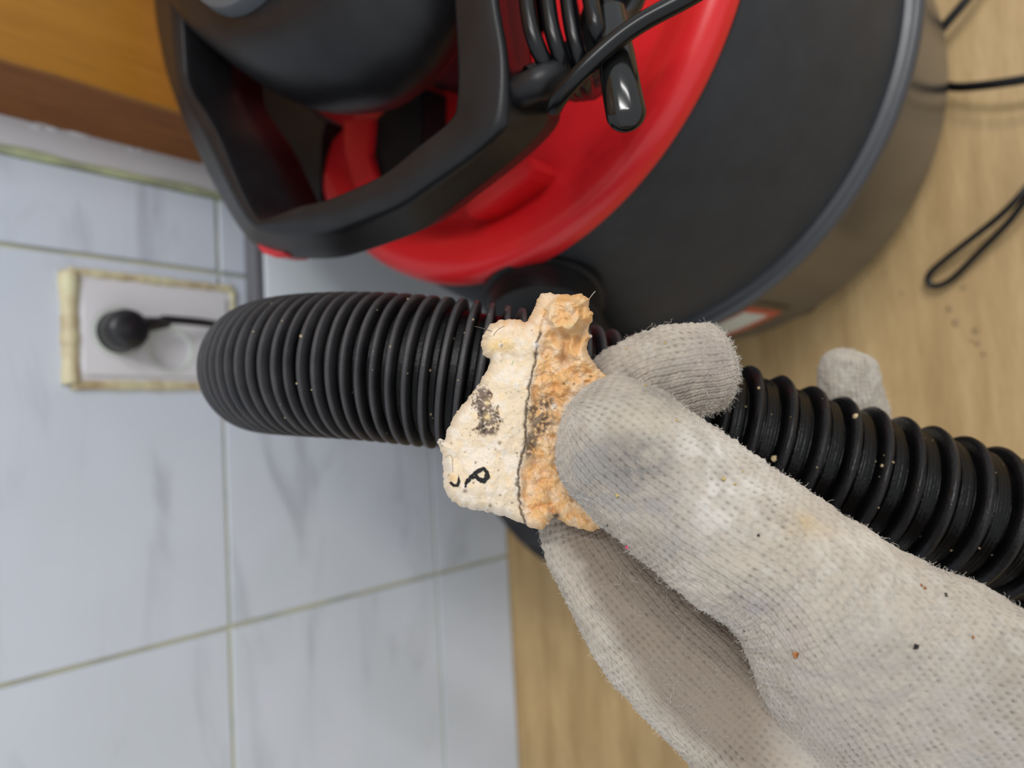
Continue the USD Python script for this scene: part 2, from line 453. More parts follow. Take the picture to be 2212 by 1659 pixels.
lid_prof = [(0.05, 0.284), (0.100, 0.284), (0.116, 0.2845), (0.121, 0.287), (0.130, 0.2945), (0.136, 0.2985), (0.142, 0.3005), (0.147, 0.3005), (0.1508, 0.2985), (0.153, 0.295), (0.154, 0.290), (0.1525, 0.2875), (0.148, 0.287), (0.05, 0.280), (0.05, 0.284)]
lp = np.array(lid_prof)
lp[:, 0] *= 0.980
vac.part('lid', lathe(lp, VC + (0, 0.003), 200), red_plastic, 50, label='glossy red ring-shaped lid')
# motor dome and its flat grey cap
DC = VC + (-0.003, 0.013)
DOME = [(428, -20), (442, 60), (520, 142), (600, 200), (660, 230), (720, 240), (790, 234), (850, 214), (915, 160), (960, 95), (985, 40), (1000, -60), (980, -250), (800, -380), (560, -330), (450, -180)]
dl, _ = spl([at_z(x, y, 0.375) for x, y in DOME], 120, closed=True)
dcen = dl.mean(0)
drings = []
for z, k_ in ((0.2835, 0.45), (0.300, 0.47), (0.335, 0.64), (0.358, 0.90), (0.368, 0.995), (0.376, 1.0), (0.384, 0.985), (0.393, 0.93), (0.401, 0.84), (0.407, 0.73), (0.410, 0.60), (0.4105, 0.3)):
    q = dcen + (dl - dcen) * k_
    q[:, 2] = z
    drings.append(q)
vac.part('motor_dome', grid_solid(np.stack(drings)), black_plastic, 40)
vac.part('motor_cap', lathe([(0, 0.4185), (0.046, 0.4185), (0.0505, 0.4165), (0.052, 0.412), (0.052, 0.405), (0.0, 0.405)], DC + (0.0045, 0.003), 96), cap_grey, 40, label='grey round cap on the motor housing')

# carrying handle: a black frame round the dome, lofted from four loops
I_T = [(390, -120), (396, 0), (405, 150), (470, 280), (572, 474), (640, 447), (720, 425), (810, 385), (900, 317), (982, 240), (986, 120), (980, 0), (974, -120), (930, -260), (760, -360), (520, -330)]
O_T = [(362, -120), (366, 0), (380, 150), (442, 295), (556, 496), (640, 505), (745, 492), (850, 452), (925, 405), (1082, 268), (1096, 130), (1076, 0), (1066, -120), (1010, -300), (770, -430), (480, -380)]
O_B = [(328, -120), (332, 0), (350, 120), (425, 325), (556, 535), (648, 560), (760, 552), (882, 510), (1000, 430), (1182, 250), (1112, 130), (1092, 0), (1082, -120), (1030, -310), (770, -450), (470, -400)]
ZT = [0.394] * 16
fr = []
for name, L, dz in (('it', I_T, 0), ('ot', O_T, 0.001), ('ob', O_B, -0.020)):
    fr.append(np.array([at_z(x, y, z + dz) for (x, y), z in zip(L, ZT)]))
inner_b = fr[0].copy()
inner_b[:, 2] = 0.352
low = fr[2].copy()
low[:, 2] = 0.360
low[:, :2] = VC + (low[:, :2] - VC) * 0.955


def cr_closed(p, n):
    q = np.vstack([p, p[:1]])
    t = np.linspace(0, 1, len(q))
    return PchipInterpolator(t, q)(np.linspace(0, 1, n, endpoint=False))


N = 224
L = [cr_closed(a, N) for a in (inner_b, fr[0], fr[1], fr[2], low)]


def lerp(a, b, t):
    return a + (b - a) * t


sec = np.stack([L[0], lerp(L[0], L[1], 0.5), lerp(L[0], L[1], 0.93), lerp(L[1], L[2], 0.04) + (0, 0, 0.0002), lerp(L[1], L[2], 0.12) + (0, 0, 0.0010), lerp(L[1], L[2], 0.5) + (0, 0, 0.0014), lerp(L[1], L[2], 0.88) + (0, 0, 0.001),
                lerp(L[2], L[3], 0.06) + (0, 0, 0), lerp(L[2], L[3], 0.2), lerp(L[2], L[3], 0.6) + (0, 0, 0.001), lerp(L[2], L[3], 0.96), lerp(L[3], L[4], 0.1), L[4], lerp(L[4], L[0], 0.3)], 1)
vac.part('handle_frame', grid_solid(sec, closed=True), black_plastic, 40, label='black carrying handle frame')
# black skirt between dome and frame, open at two windows where the red lid shows
def ang(px, py, z=0.295):
    p = at_z(px, py, z)[:2] - VC
    return math.atan2(p[1], p[0]) % (2 * math.pi)


def sector(a0, a1, r0, r1, z0, z1, n=40):
    a = np.linspace(a0, a1, n)
    poly = Polygon(np.vstack([np.stack([r1 * np.cos(a), r1 * np.sin(a)], -1), np.stack([r0 * np.cos(a[::-1]), r0 * np.sin(a[::-1])], -1)]))
    me = trimesh.creation.extrude_polygon(poly, z1 - z0, engine='earcut')
    me.apply_translation((*VC, z0))
    return me


def block(pix, z0, z1, zref=None, r=0.0012):
    p = np.array([at_z(x, y, zref or z1)[:2] for x, y in pix])
    poly = Polygon(p).buffer(0).buffer(-r).buffer(r)
    lo = trimesh.creation.extrude_polygon(poly, z1 - z0 - r, engine='earcut')
    lo.apply_translation((0, 0, z0))
    hi = trimesh.creation.extrude_polygon(poly.buffer(-r * 0.8), r, engine='earcut')
    hi.apply_translation((0, 0, z1 - r))
    return cat_([lo, hi])


vac.part('housing_wall', block([(398, 60), (440, 225), (572, 486), (640, 462), (694, 436), (697, 300), (706, 262), (600, 170), (520, 60)], 0.284, 0.302), black_plastic, 30)
vac.part('housing_wall', block([(806, 262), (798, 330), (816, 392), (880, 352), (912, 318), (913, 186), (860, 205)], 0.284, 0.302), black_plastic, 30)
vac.part('lid_rib', block([(740, 258), (803, 256), (796, 330), (812, 384), (764, 402), (744, 330)], 0.284, 0.306), red_plastic, 30)
vac.part('lid_clip', block([(1000, 450), (1095, 335), (1142, 338), (1153, 362), (1140, 384), (1050, 452), (1015, 468)], 0.284, 0.302), red_plastic, 30, label='raised red clip on the lid')
vac.part('latch_tab', block([(538, 500), (574, 490), (594, 520), (626, 553), (592, 556), (562, 545)], 0.368, 0.380), red_plastic, 30, label='red latch tab at the corner of the handle')

# hose inlet on the side of the tank
pi0, pi1 = at_d(1175, 560, 0.400), at_d(1172, 705, 0.372)
ax = (pi1 - pi0) / np.linalg.norm(pi1 - pi0)


def along(p0, p1, rr):
    n = len(rr)
    p = p0 + (p1 - p0) * np.array([r[0] for r in rr])[:, None]
    return tube(p, np.array([r[1] for r in rr]), n, 48, smooth=False)


vac.part('hose_inlet', along(pi0, pi1, [(-0.1, 0.030), (0.45, 0.030), (0.46, 0.0285), (0.5, 0.0285), (0.505, 0.0315), (0.50001 + 0.17, 0.0315), (0.68, 0.0295), (1.0, 0.0290)]), black_plastic, 30, label='black hose inlet with a raised collar')

# badge on the drum
def drum_patch(pxs, pys, lift):
    """Curved plate on the drum's side from pixel-placed angles."""
    return None


pa = at_d(1640, 690, 0.565)
ab = math.atan2(pa[1] - VC[1], pa[0] - VC[0])


def drum_plate(a0, a1, z0, z1, lift, th=0.0012, n=16):
    a = np.linspace(a0, a1, n)
    rows_ = []
    for z, l in ((z0, lift), (z1, lift), (z1, lift - th), (z0, lift - th)):
        r = np.interp(z, [0.026, 0.10, 0.150], [0.168, 0.1708, 0.1735]) + l
        rows_.append(np.stack([VC[0] + r * np.cos(a), VC[1] + r * np.sin(a), np.full(n, z)], -1))
    return grid_solid(np.stack(rows_, 1))


BADGE = (ab - 0.20, ab + 0.24)
bd = vac.part('badge', drum_plate(BADGE[0], BADGE[1], 0.070, 0.142, 0.0010), gloss_black, 30, label='small badge on the drum, white with a red edge')
vac.part('badge_border', drum_plate(BADGE[0] + 0.03, BADGE[1] - 0.03, 0.074, 0.132, 0.0014), plain('badge_red', (0.42, 0.06, 0.03), 0.4), 30, parent=bd)
vac.part('badge_face', drum_plate(BADGE[0] + 0.06, BADGE[1] - 0.06, 0.088, 0.130, 0.0019), plain('badge_white', (0.55, 0.60, 0.57), 0.3), 30, parent=bd)
for a in (ab + 0.2, ab + 1.5, ab + 2.9, ab - 1.3):
    c = np.array([VC[0] + 0.15 * math.cos(a), VC[1] + 0.15 * math.sin(a)])
    vac.part('foot', lathe([(0, 0), (0.012, 0), (0.014, 0.003), (0.014, 0.012), (0, 0.012)], c, 24), black_plastic, 30)

# cord hook (glossy paddle) and post for the wound cord
hk = [at_d(1318, 20, 0.232), at_d(1330, 110, 0.226), at_d(1342, 190, 0.222), at_d(1352, 244, 0.221)]
hp, _ = spl(hk, 22)
t_, a_, b_ = frames(hp)
vd = hp - CAM
vd /= np.linalg.norm(vd, axis=1, keepdims=True)
side = np.cross(t_, vd)
side /= np.linalg.norm(side, axis=1, keepdims=True)
th = np.arange(28) * 2 * np.pi / 28
hw = np.interp(np.linspace(0, 1, 22), [0, 0.5, 1], [0.0045, 0.0056, 0.0060])
ringv = hp[:, None] + hw[:, None, None] * (np.cos(th)[None, :, None] * side[:, None] + 0.62 * np.sin(th)[None, :, None] * np.cross(t_, side)[:, None])
endc = [hp[-1] + 0.0058 * math.sin(q) * t_[-1] + math.cos(q) * (ringv[-1] - hp[-1]) for q in np.linspace(0.15, 1.5, 9)]
vac.part('cord_hook', grid_solid(np.concatenate([ringv, np.array(endc)])), gloss_black, 60, label='glossy black hook for the wound cord')
vac.part('hook_post', tube([at_d(1330, -60, 0.250), at_d(1300, 60, 0.256), at_d(1235, 150, 0.262), at_d(1150, 195, 0.262)], 0.0085, 30, 24), black_plastic, 40)
vac.part('hook_post', tube([at_d(1120, 200, 0.241), at_d(1165, 180, 0.236), at_d(1200, 165, 0.238)], [0.0052] * 10 + [0.0055] * 10, 20, 24), black_plastic, 40)

# power cord of the vacuum cleaner, wound over the hook (it can be lifted off)
tail = [(1196, 232, 0.232), (1212, 205, 0.2265), (1262, 150, 0.222), (1330, 88, 0.219), (1400, 40, 0.216), (1490, -8, 0.213), (1620, -90, 0.213), (1800, -190, 0.23), (2000, -260, 0.30)]
cord_path = vac.part('power_cord', tube(at_d_many(tail), 0.0028, 90, 16), cord_rubber, 60, label='black power cord wound in loops over the hook')
CR = 0.0027
for k in range(3):
    o, dd = 44 * k, 0.002 * k
    lp_ = [(1128 + o, -160, 0.242), (1136 + o, -30, 0.237), (1150 + o, 70, 0.234), (1180 + 0.86 * o, 140, 0.236), (1222 + 0.5 * o, 192, 0.246 + dd), (1262 + 0.4 * o, 185, 0.272), (1250 + o, 90, 0.282), (1225 + o, -40, 0.282), (1200 + o, -170, 0.272), (1150 + o, -220, 0.254)]
    vac.part('cord_loop', tube(at_d_many(lp_), CR, 110, 14, closed=True), cord_rubber, 60, parent=cord_path)
vac.part('cord_loop', tube(at_d_many([(1262, -120, 0.236), (1276, 0, 0.230), (1292, 70, 0.228), (1320, 110, 0.236), (1352, 60, 0.25), (1340, -60, 0.26), (1300, -150, 0.25)]), CR, 80, 14, closed=True), cord_rubber, 60, parent=cord_path)
vac.part('cord_loop', tube(at_d_many([(1305, -140, 0.240), (1310, 0, 0.234), (1318, 50, 0.232), (1350, 40, 0.240), (1385, -30, 0.245), (1370, -150, 0.25)]), CR, 80, 14, closed=True), cord_rubber, 60, parent=cord_path)

# ---------------------------------------------------------------- cables on the floor
def zpath(pts):
    return [at_z(x, y, z) for x, y, z in pts]


single('floor_cable', tube(zpath([(2230, -190, 0.016), (2160, -95, 0.018), (2085, 3, 0.020), (2035, 62, 0.018), (2003, 112, 0.014), (2003, 152, 0.012), (2040, 184, 0.014), (2110, 186, 0.020), (2212, 172, 0.024), (2330, 150, 0.020), (2450, 130, 0.006)]), 0.0029, 140, 14), cord_rubber,
       'black cable bent sharply on the floor behind the vacuum drum, upper right', 'cable', 60)
single('floor_cable', tube(zpath([(2420, 150, 0.006), (2300, 300, 0.012), (2212, 412, 0.018), (2160, 466, 0.018), (2090, 522, 0.014), (2030, 570, 0.010), (2004, 600, 0.008), (2012, 617, 0.008), (2045, 610, 0.008), (2100, 560, 0.010), (2160, 500, 0.014), (2190, 466, 0.019), (2225, 420, 0.022), (2320, 330, 0.012), (2460, 220, 0.004)]), 0.0021, 160, 12), cord_rubber,
       'thin black cable doubled into a narrow loop on the floor at right edge', 'cable', 60)
drops = []
for x, y, r in ((2052, 668, 2.0), (2080, 622, 1.6), (2066, 697, 2.4), (2108, 715, 2.0), (2112, 742, 1.8), (2098, 735, 1.2), (1948, 634, 1.2), (1910, 592, 1.0), (2125, 765, 1.5)):
    p = at_z(x, y, 0)
    drops.append(ball(p, r / 1000, 2, (1, 1, 0.45)))
water = mat('water', {'t': ('transparent_bsdf', {}), 'gl': ('glossy_bsdf', {'color': (1, 1, 1), 'roughness': 0.03}), 'f': ('fresnel', {'IOR': 1.6}), 'x': ('mix_closure', {})}, [('f.fac', 'x.fac'), ('t.BSDF', 'x.closure1'), ('gl.BSDF', 'x.closure2')], 'x.closure')
single('water_drops', cat_(drops), water, 'clear water drops splashed on the wood floor near the cable loop', 'water drops', 60, kind='stuff')

# ---------------------------------------------------------------- hose
HOSE = [(2500, 1265, 0.252), (2212, 1160, 0.2535), (1900, 1052, 0.2555), (1590, 948, 0.2565), (1300, 872, 0.2540), (1150, 838, 0.2500), (1000, 812, 0.2485), (850, 795, 0.2525), (720, 789, 0.2600), (620, 790, 0.2725), (575, 795, 0.296), (610, 800, 0.330), (700, 810, 0.378),
        (850, 838, 0.44), (1000, 905, 0.52), (1110, 1040, 0.585), (1185, 1138, 0.632), (1262, 1172, 0.648), (1335, 1110, 0.62), (1345, 960, 0.54), (1280, 820, 0.455), (1195, 735, 0.385), (1172, 700, 0.372)]
hpts = np.vstack([[(0.12, -0.80, 0.027), (0.02, -0.60, 0.030), (-0.045, -0.38, 0.075), (-0.045, -0.16, 0.205)], at_d_many(HOSE)])     # on towards the floor behind the viewer
hpath, hlen = spl(hpts, 9000)
hs = np.linspace(0, hlen, 9000)
i_front = int(np.argmin(np.linalg.norm(hpath - at_d(585, 793, 0.288), axis=1)))
i_mid = int(np.argmin(np.linalg.norm(hpath - at_d(1330, 876, 0.252), axis=1)))
s_mid, s_front = hs[i_mid], hs[i_front]
s_vis = hs[int(np.argmin(np.linalg.norm(hpath - at_d(2400, 1229, 0.2525), axis=1)))]
w_right = 1 / (1 + np.exp((hs - s_mid) / 0.006))
keep = [0]
for i in range(1, 9000):
    step = (0.00024 if hs[i] > s_mid - 0.01 else 0.0004) if s_vis < hs[i] < s_front + 0.03 else 0.0012
    if hs[i] - hs[keep[-1]] >= step:
        keep.append(i)
keep = np.array(keep)
pitch = w_right * 0.0110 + (1 - w_right) * np.interp(hs, [s_mid, s_front - 0.03, s_front + 0.05], [0.0049, 0.0043, 0.0042])
phase = np.r_[0, np.cumsum(np.diff(hs) / pitch[1:])]
ph = phase % 1.0


def sm(x, a, b):
    x = np.clip((x - a) / (b - a), 0, 1)
    return x * x * (3 - 2 * x)


prof_l = sm(np.abs(ph - 0.5), 0.24, 0.33)                       # flat ribs with deep gaps
d0 = np.abs(((ph + 0.5) % 1) - 0.5)
prof_r = 1.0 * np.sqrt(np.clip(1 - (d0 / 0.21) ** 2, 0, 1)) + 0.36 * sm(ph, 0.30, 0.36) * (1 - sm(ph, 0.72, 0.80)) * (d0 > 0.16) + 0.05 * np.sin(ph * 2 * np.pi * 9)
R_O = 0.0256
rad = w_right * (R_O - 0.0046 + 0.0046 * prof_r) + (1 - w_right) * (R_O - 0.0040 + 0.0040 * prof_l)
t_, a_, b_ = frames(hpath)
SEG = 84
th = np.arange(SEG) * 2 * np.pi / SEG
V = hpath[keep][:, None] + rad[keep][:, None, None] * (np.cos(th)[None, :, None] * a_[keep][:, None] + np.sin(th)[None, :, None] * b_[keep][:, None])
hose = Thing('vacuum_hose', 'black ribbed vacuum hose, stretched out at right and bunched at left', 'hose', tuple(hpath[i_mid]))
hc = np.array([0.0022, 0.0022, 0.0026]) + np.clip((rad[keep] - (R_O - 0.0040)) / 0.0040, 0, 1)[:, None] ** 3 * np.array([0.056, 0.056, 0.062]) * (1 - 0.72 * w_right[keep])[:, None]
hc = np.vstack([np.repeat(hc, SEG, 0), hc[:1], hc[-1:]])          # dusty, lit rib tops and shaded gaps put into the colour
hose.part('hose_tube', grid_solid(V), hose_black, True, pv={'rib_dust_shade': hc, 'rib_wet': np.repeat(np.r_[np.repeat(w_right[keep], SEG), 1, 0][:, None], 3, 1)})
end_ = hpath[-1]
hose.part('hose_cuff', along(hpath[-240], end_, [(0, 0.0262), (0.02, 0.0272), (0.9, 0.0274), (1.0, 0.0265)]), black_plastic, 30)

# crumbs of sand and mortar stuck to the hose
crumb_mat = plain('sand_crumbs', (0.62, 0.50, 0.30), 0.8, 0.2, 0, 0, 0)
nv = (V - hpath[keep][:, None])
nv /= np.linalg.norm(nv, axis=2, keepdims=True)
facing = (nv * (V - CAM)).sum(2)
idx = np.argwhere((facing < -0.05) & (hs[keep] < s_front)[:, None] & (hs[keep] > s_vis)[:, None])
pick = idx[rng.choice(len(idx), 130, replace=False)]
cr = []
for i, j in pick:
    r = 0.00010 + 0.00016 * rng.random() ** 3
    b = ball(V[i, j], r, 1)
    b.vertices += 0.35 * r * rng.standard_normal(b.vertices.shape)
    cr.append(b)
for x, y, r in ((1676, 993, 0.0009), (1846, 900, 0.0008), (1598, 820, 0.0005), (1906, 1010, 0.0004), (1985, 950, 0.0004), (600, 757, 0.0005), (650, 722, 0.0004), (1712, 1042, 0.0004), (925, 803, 0.0003), (790, 662, 0.0004), (1640, 840, 0.0004)):
    d = np.linalg.norm(np.cross(V.reshape(-1, 3) - CAM, ray(x, y) / np.linalg.norm(ray(x, y))), axis=1) + 10 * (facing.ravel() > 0) + 10 * np.repeat(hs[keep] > s_front, SEG)
    b = ball(V.reshape(-1, 3)[int(np.argmin(d))], r, 2)
    b.vertices += 0.25 * r * rng.standard_normal(b.vertices.shape)
    cr.append(b)
single('sand_crumbs', cat_(cr), crumb_mat, 'tiny pale sand and mortar crumbs stuck to the black hose', 'crumbs', True, kind='stuff')

# ---------------------------------------------------------------- rock
exec_rock = True
OUTL = np.array([(1169.5, 636), (1180, 632.5), (1207, 634), (1232, 636), (1256, 633), (1271, 647), (1273, 665), (1282, 678), (1279, 692), (1274, 705), (1271, 719), (1277, 727), (1271, 738), (1269, 750), (1272, 764), (1278, 777), (1291, 795), (1302, 804), (1316, 815),
                 (1335, 860), (1342, 920), (1345, 1000), (1338, 1080), (1318, 1125), (1300, 1139), (1283, 1148), (1254, 1143), (1225, 1134), (1211, 1126), (1200, 1115), (1192, 1120), (1186, 1132), (1171, 1143), (1150, 1141), (1128, 1132), (1103, 1121), (1081, 1113), (1052, 1106), (1023, 1101), (990, 1093), (974, 1081), (960, 1061), (956, 1034), (956, 1009), (953.5, 976),
                 (946, 955), (950, 948), (960, 952), (969, 922), (985, 889), (1005, 868), (1019, 850), (1034, 830), (1048, 806), (1056, 792), (1059, 775), (1045, 768), (1041, 756), (1038, 741), (1045, 719), (1055.5, 705), (1077, 692), (1103, 690), (1121, 689), (1133, 695), (1140.6, 692), (1150, 672), (1157, 654)])
ol = []
for a, b in zip(OUTL, np.roll(OUTL, -1, 0)):
    n = max(2, int(np.linalg.norm(b - a) / 2))
    for q in range(n):
        ol.append(a + (b - a) * q / n)
ol = np.array(ol)
nz = meshkit.fbm(np.stack([ol[:, 0] / 9, ol[:, 1] / 9, 0 * ol[:, 0]], -1), 4, 3) - 0.5
nrm = np.roll(ol, -1, 0) - np.roll(ol, 1, 0)
nrm = np.stack([nrm[:, 1], -nrm[:, 0]], -1) / np.linalg.norm(nrm, axis=1, keepdims=True)
ol = ol + nrm * (nz * 9)[:, None]
opoly = Polygon(ol).buffer(0)
ol = np.array(opoly.exterior.coords)[:-1]
STEP = 1.35
gx, gy = np.meshgrid(np.arange(938, 1352, STEP), np.arange(624, 1156, STEP), indexing='ij')
gp = np.stack([gx, gy], -1)
ins = shapely.contains_xy(opoly, gx, gy)
tree = cKDTree(np.vstack([ol + (np.roll(ol, -1, 0) - ol) * q for q in (0, 0.25, 0.5, 0.75)]))
dist, near = tree.query(gp.reshape(-1, 2))
dist = dist.reshape(gx.shape)
nearp = tree.data[near].reshape(gp.shape)
quad = ins[:-1, :-1] | ins[1:, :-1] | ins[:-1, 1:] | ins[1:, 1:]
useful = np.zeros_like(ins)
for a, b in ((0, 0), (1, 0), (0, 1), (1, 1)):
    useful[a:a + quad.shape[0], b:b + quad.shape[1]] |= quad
snap = useful & ~ins
gp[snap] = nearp[snap]
dist[snap] = 0
qx, qy = (gp[..., 0] - 900) * 2.764, (gp[..., 1] - 600) * 2.764       # as drawn in the enlarged view


def n2(s, seed, o=4):
    tot = 0
    for k_ in range(o):
        c, sn = math.cos(seed * 1.3 + k_ * 0.9), math.sin(seed * 1.3 + k_ * 0.9)
        x, y = (gp[..., 0] * c + gp[..., 1] * sn) / s * 2 ** k_, (-gp[..., 0] * sn + gp[..., 1] * c) / s * 2 ** k_
        tot = tot + 0.5 ** (k_ + 1) * meshkit.noise(np.stack([x, y, 0 * x + seed * 1.7 + 0.37 * k_], -1), seed + k_)
    return tot / (1 - 0.5 ** o)


def seg_dist(pts):
    p = np.stack([qx, qy], -1)
    best = np.full(qx.shape, 1e9)
    for a, b in zip(pts[:-1], pts[1:]):
        a, b = np.array(a, float), np.array(b, float)
        u = np.clip(((p - a) @ (b - a)) / ((b - a) @ (b - a)), 0, 1)
        best = np.minimum(best, np.linalg.norm(p - a - u[..., None] * (b - a), axis=-1))
    return best


def blob(x, y, r, ry=None, rot=0):
    dx, dy = qx - x, qy - y
    c, s = math.cos(rot), math.sin(rot)
    return np.exp(-(((dx * c + dy * s) / r) ** 2 + ((-dx * s + dy * c) / (ry or r)) ** 2))


wob = (n2(16, 21) - 0.5) * 44
crack_x = np.interp(qy, [150, 210, 350, 520, 700, 830, 960, 1100, 1200, 1300, 1400, 1500], [790, 770, 735, 698, 665, 655, 650, 625, 600, 608, 628, 660]) + wob
rside = sm(qx - crack_x, -14, 60)                 # 1 on the broken orange side
top_rs = sm(qy, 210, 420)
side_r = rside * np.maximum(top_rs, sm(qx, 700, 780))
edge = np.clip(dist / 22.0, 0, 1)
body = np.sqrt(np.clip(1 - (1 - edge) ** 2, 0, 1))
mm = 0.001
hf = body * 5.2 * mm
hf += body * sm(dist, 0, 70) * 1.5 * mm * (1 - 0.8 * side_r)
hf -= side_r * 0.7 * mm * sm(dist, 4, 24)
lum = sm(blob(885, 218, 118, 104) + 0.5 * (n2(20, 77, 3) - 0.5), 0.30, 0.62)
hf += 3.6 * mm * lum * sm(dist, 0, 16)          # lump in the upper lobe
hf += 1.6 * mm * blob(940, 300, 40, 50) * sm(dist, 0, 10)
hf -= 3.6 * mm * blob(985, 335, 26, 80, 0.5)
hf -= 2.2 * mm * blob(885, 450, 20, 95, 0.1)
hf -= 1.2 * mm * blob(960, 420, 14, 70, -0.2)
hf += 0.8 * mm * blob(470, 340, 80, 60) * sm(dist, 0, 14)
hf -= 1.2 * mm * blob(560, 470, 60, 60)
hf += 1.4 * mm * blob(760, 1410, 48, 55) * sm(dist, 0, 8)
hf -= 2.0 * mm * blob(815, 1385, 22, 26)
hf -= 0.9 * mm * np.exp(-(seg_dist([(690, 1385), (740, 1360), (800, 1350)]) / 9) ** 2)
big, mid, fine = n2(34, 1, 3) - 0.5, n2(15, 2, 3) - 0.5, n2(3.6, 4, 3) - 0.5
knobs = np.abs(2 * n2(46, 13, 2) - 1) + 0.35 * np.abs(2 * n2(21, 14, 2) - 1)
ridged = 1 - np.abs(2 * n2(12, 9) - 1)
huge = n2(60, 6, 3) - 0.5
hf += body * (3.0 * huge + (1.6 + 3.4 * side_r) * big + (0.7 + 1.3 * side_r) * mid + (0.34 + 0.16 * side_r) * fine + side_r * (3.6 * knobs - 1.2)) * mm
hf -= 0.8 * mm * np.exp(-((qx - crack_x) / 7) ** 2) * sm(qy, 190, 240) * sm(n2(8, 71), 0.3, 0.5)
patch = seg_dist([(375, 660), (400, 760), (440, 850), (405, 930)])
pmask = sm(70 - patch + (n2(7, 31) - 0.5) * 110, 0, 34) * sm(qy, 610, 680) * (1 - sm(qy, 920, 965))
hf -= pmask * (1.1 + 1.6 * (n2(5, 33) - 0.5)) * mm
loop = np.minimum(seg_dist([(300, 1225), (320, 1190), (345, 1170), (372, 1150), (400, 1140), (420, 1160), (420, 1195), (402, 1215), (378, 1205), (352, 1190), (330, 1192)]), seg_dist([(345, 1170), (365, 1195), (385, 1212)]))
lmask = sm(16 + (n2(9, 37) - 0.5) * 22 - loop, 0, 5)
lmask = np.maximum(lmask, sm(9 + (n2(3, 38) - 0.5) * 9 - seg_dist([(298, 1222), (292, 1248)]), 0, 5))
cres = seg_dist([(205, 1225), (222, 1240), (245, 1240), (252, 1215), (250, 1180)])
cmask = sm(9 * (0.4 + 0.9 * sm(qy, 1170, 1225)) + (n2(3, 39) - 0.5) * 6 - cres, 0, 5)
hf += (lmask + cmask) * 0.25 * mm
hf += 0.9 * mm * blob(222, 1195, 24, 30) + 0.6 * mm * blob(200, 1110, 22, 50)
kink = np.exp(-(seg_dist([(170, 1075), (195, 1058), (215, 1075), (215, 1160)]) / 4) ** 2)
hf -= 0.25 * mm * kink
pits = np.zeros_like(hf)
dark = np.zeros_like(hf)
for i in range(95):
    x, y, r = rng.uniform(150, 700), rng.uniform(250, 1480), rng.uniform(3.0, 6.5)
    dark = np.maximum(dark, blob(x, y, r) * rng.uniform(0.3, 0.9))
for x, y, r in ((495, 988, 11), (290, 1275, 13), (440, 1362, 11), (352, 1105, 6), (300, 715, 8), (340, 1225, 6), (612, 1298, 13), (570, 1345, 6), (500, 1300, 6), (490, 1150, 5), (600, 1048, 6), (880, 935 - 300, 6), (940, 635, 7), (1040, 590, 9)):
    dark = np.maximum(dark, blob(x, y, r))
    pits += 0.4 * mm * blob(x, y, r)
hf -= pits
hf = np.maximum(hf, 0.0006 * body) * np.where(snap, 0, 1)
# colour of the stone (mineral, tar veins, soot) with groove shade painted in, per vertex
cream = np.array([0.73, 0.595, 0.43])
pale = np.array([0.77, 0.67, 0.55])
orange = np.array([0.74, 0.415, 0.165])
ochre = np.array([0.66, 0.44, 0.21])


def mixc(c, col, a):
    return c + (np.array(col) - c) * np.clip(a, 0, 1)[..., None]


col = np.zeros(gx.shape + (3,)) + cream
col = mixc(col, pale, sm(n2(22, 41), 0.42, 0.62))
col = mixc(col, (0.82, 0.62, 0.38), 0.6 * sm(n2(13, 42), 0.52, 0.68))
oran = np.clip(np.maximum(side_r, sm(420 - qy, 0, 220) * 0.8), 0, 1)
col = mixc(col, orange, oran * (0.45 + 0.5 * sm(n2(16, 43), 0.35, 0.62)))
col = mixc(col, ochre, oran * 0.55 * sm(n2(9, 44), 0.5, 0.66))
col = mixc(col, (0.84, 0.60, 0.46), side_r * 0.6 * sm(n2(12, 45), 0.54, 0.68) * sm(qy, 1050, 1120))
col = mixc(col, (0.83, 0.56, 0.22), 0.8 * blob(490, 400, 90, 45))
col = mixc(col, (0.82, 0.70, 0.50), 0.6 * sm(520 - qx, 0, 200) * sm(480 - qy, 0, 150) * sm(n2(10, 46), 0.4, 0.6))
col = mixc(col, (0.62, 0.46, 0.24), 0.6 * blob(930, 300, 60, 60))
col = mixc(col, (0.45, 0.33, 0.22), 0.6 * (blob(870, 440, 20, 70) + blob(985, 340, 18, 60, 0.5)))  # grooves beside the lump darkened, their shade put into the colour
crk = np.exp(-((qx - crack_x) / (6 + 3 * n2(5, 47))) ** 2) * sm(qy, 300, 340) + 0.5 * np.exp(-((qx - crack_x) / 5) ** 2) * sm(qy, 190, 210) * (1 - sm(qy, 225, 245))
col = mixc(col, (0.10, 0.075, 0.055), 0.9 * crk * sm(n2(6, 48), 0.22, 0.42))
soot = blob(705, 800, 48, 50) + 0.9 * blob(740, 870, 40, 60) + 0.9 * blob(680, 1000, 38, 80, 0.25) + 0.6 * blob(780, 740, 60, 40) + 0.35 * blob(800, 850, 70, 70)
col = mixc(col, (0.13, 0.10, 0.075), np.clip(soot * 1.6 * sm(n2(6, 49), 0.36, 0.56), 0, 0.85))
col = mixc(col, (0.33, 0.24, 0.18), 0.7 * np.exp(-(seg_dist([(700, 590), (740, 575), (775, 560)]) / 6) ** 2))
pm = pmask * sm(n2(5, 50), 0.30, 0.52)
col = mixc(col, (0.15, 0.10, 0.08), 0.9 * pm)
col = mixc(col, (0.025, 0.02, 0.02), 0.9 * (blob(388, 800, 12, 26) + blob(400, 900, 14, 40, -0.2)) * sm(n2(4, 51), 0.3, 0.5))
col = mixc(col, (0.72, 0.55, 0.26), 0.9 * (blob(425, 835, 22, 26) + blob(420, 745, 13, 20)) * sm(n2(4, 52), 0.35, 0.5))
col = mixc(col, (0.012, 0.011, 0.011), lmask)
col = mixc(col, (0.02, 0.016, 0.012), cmask)
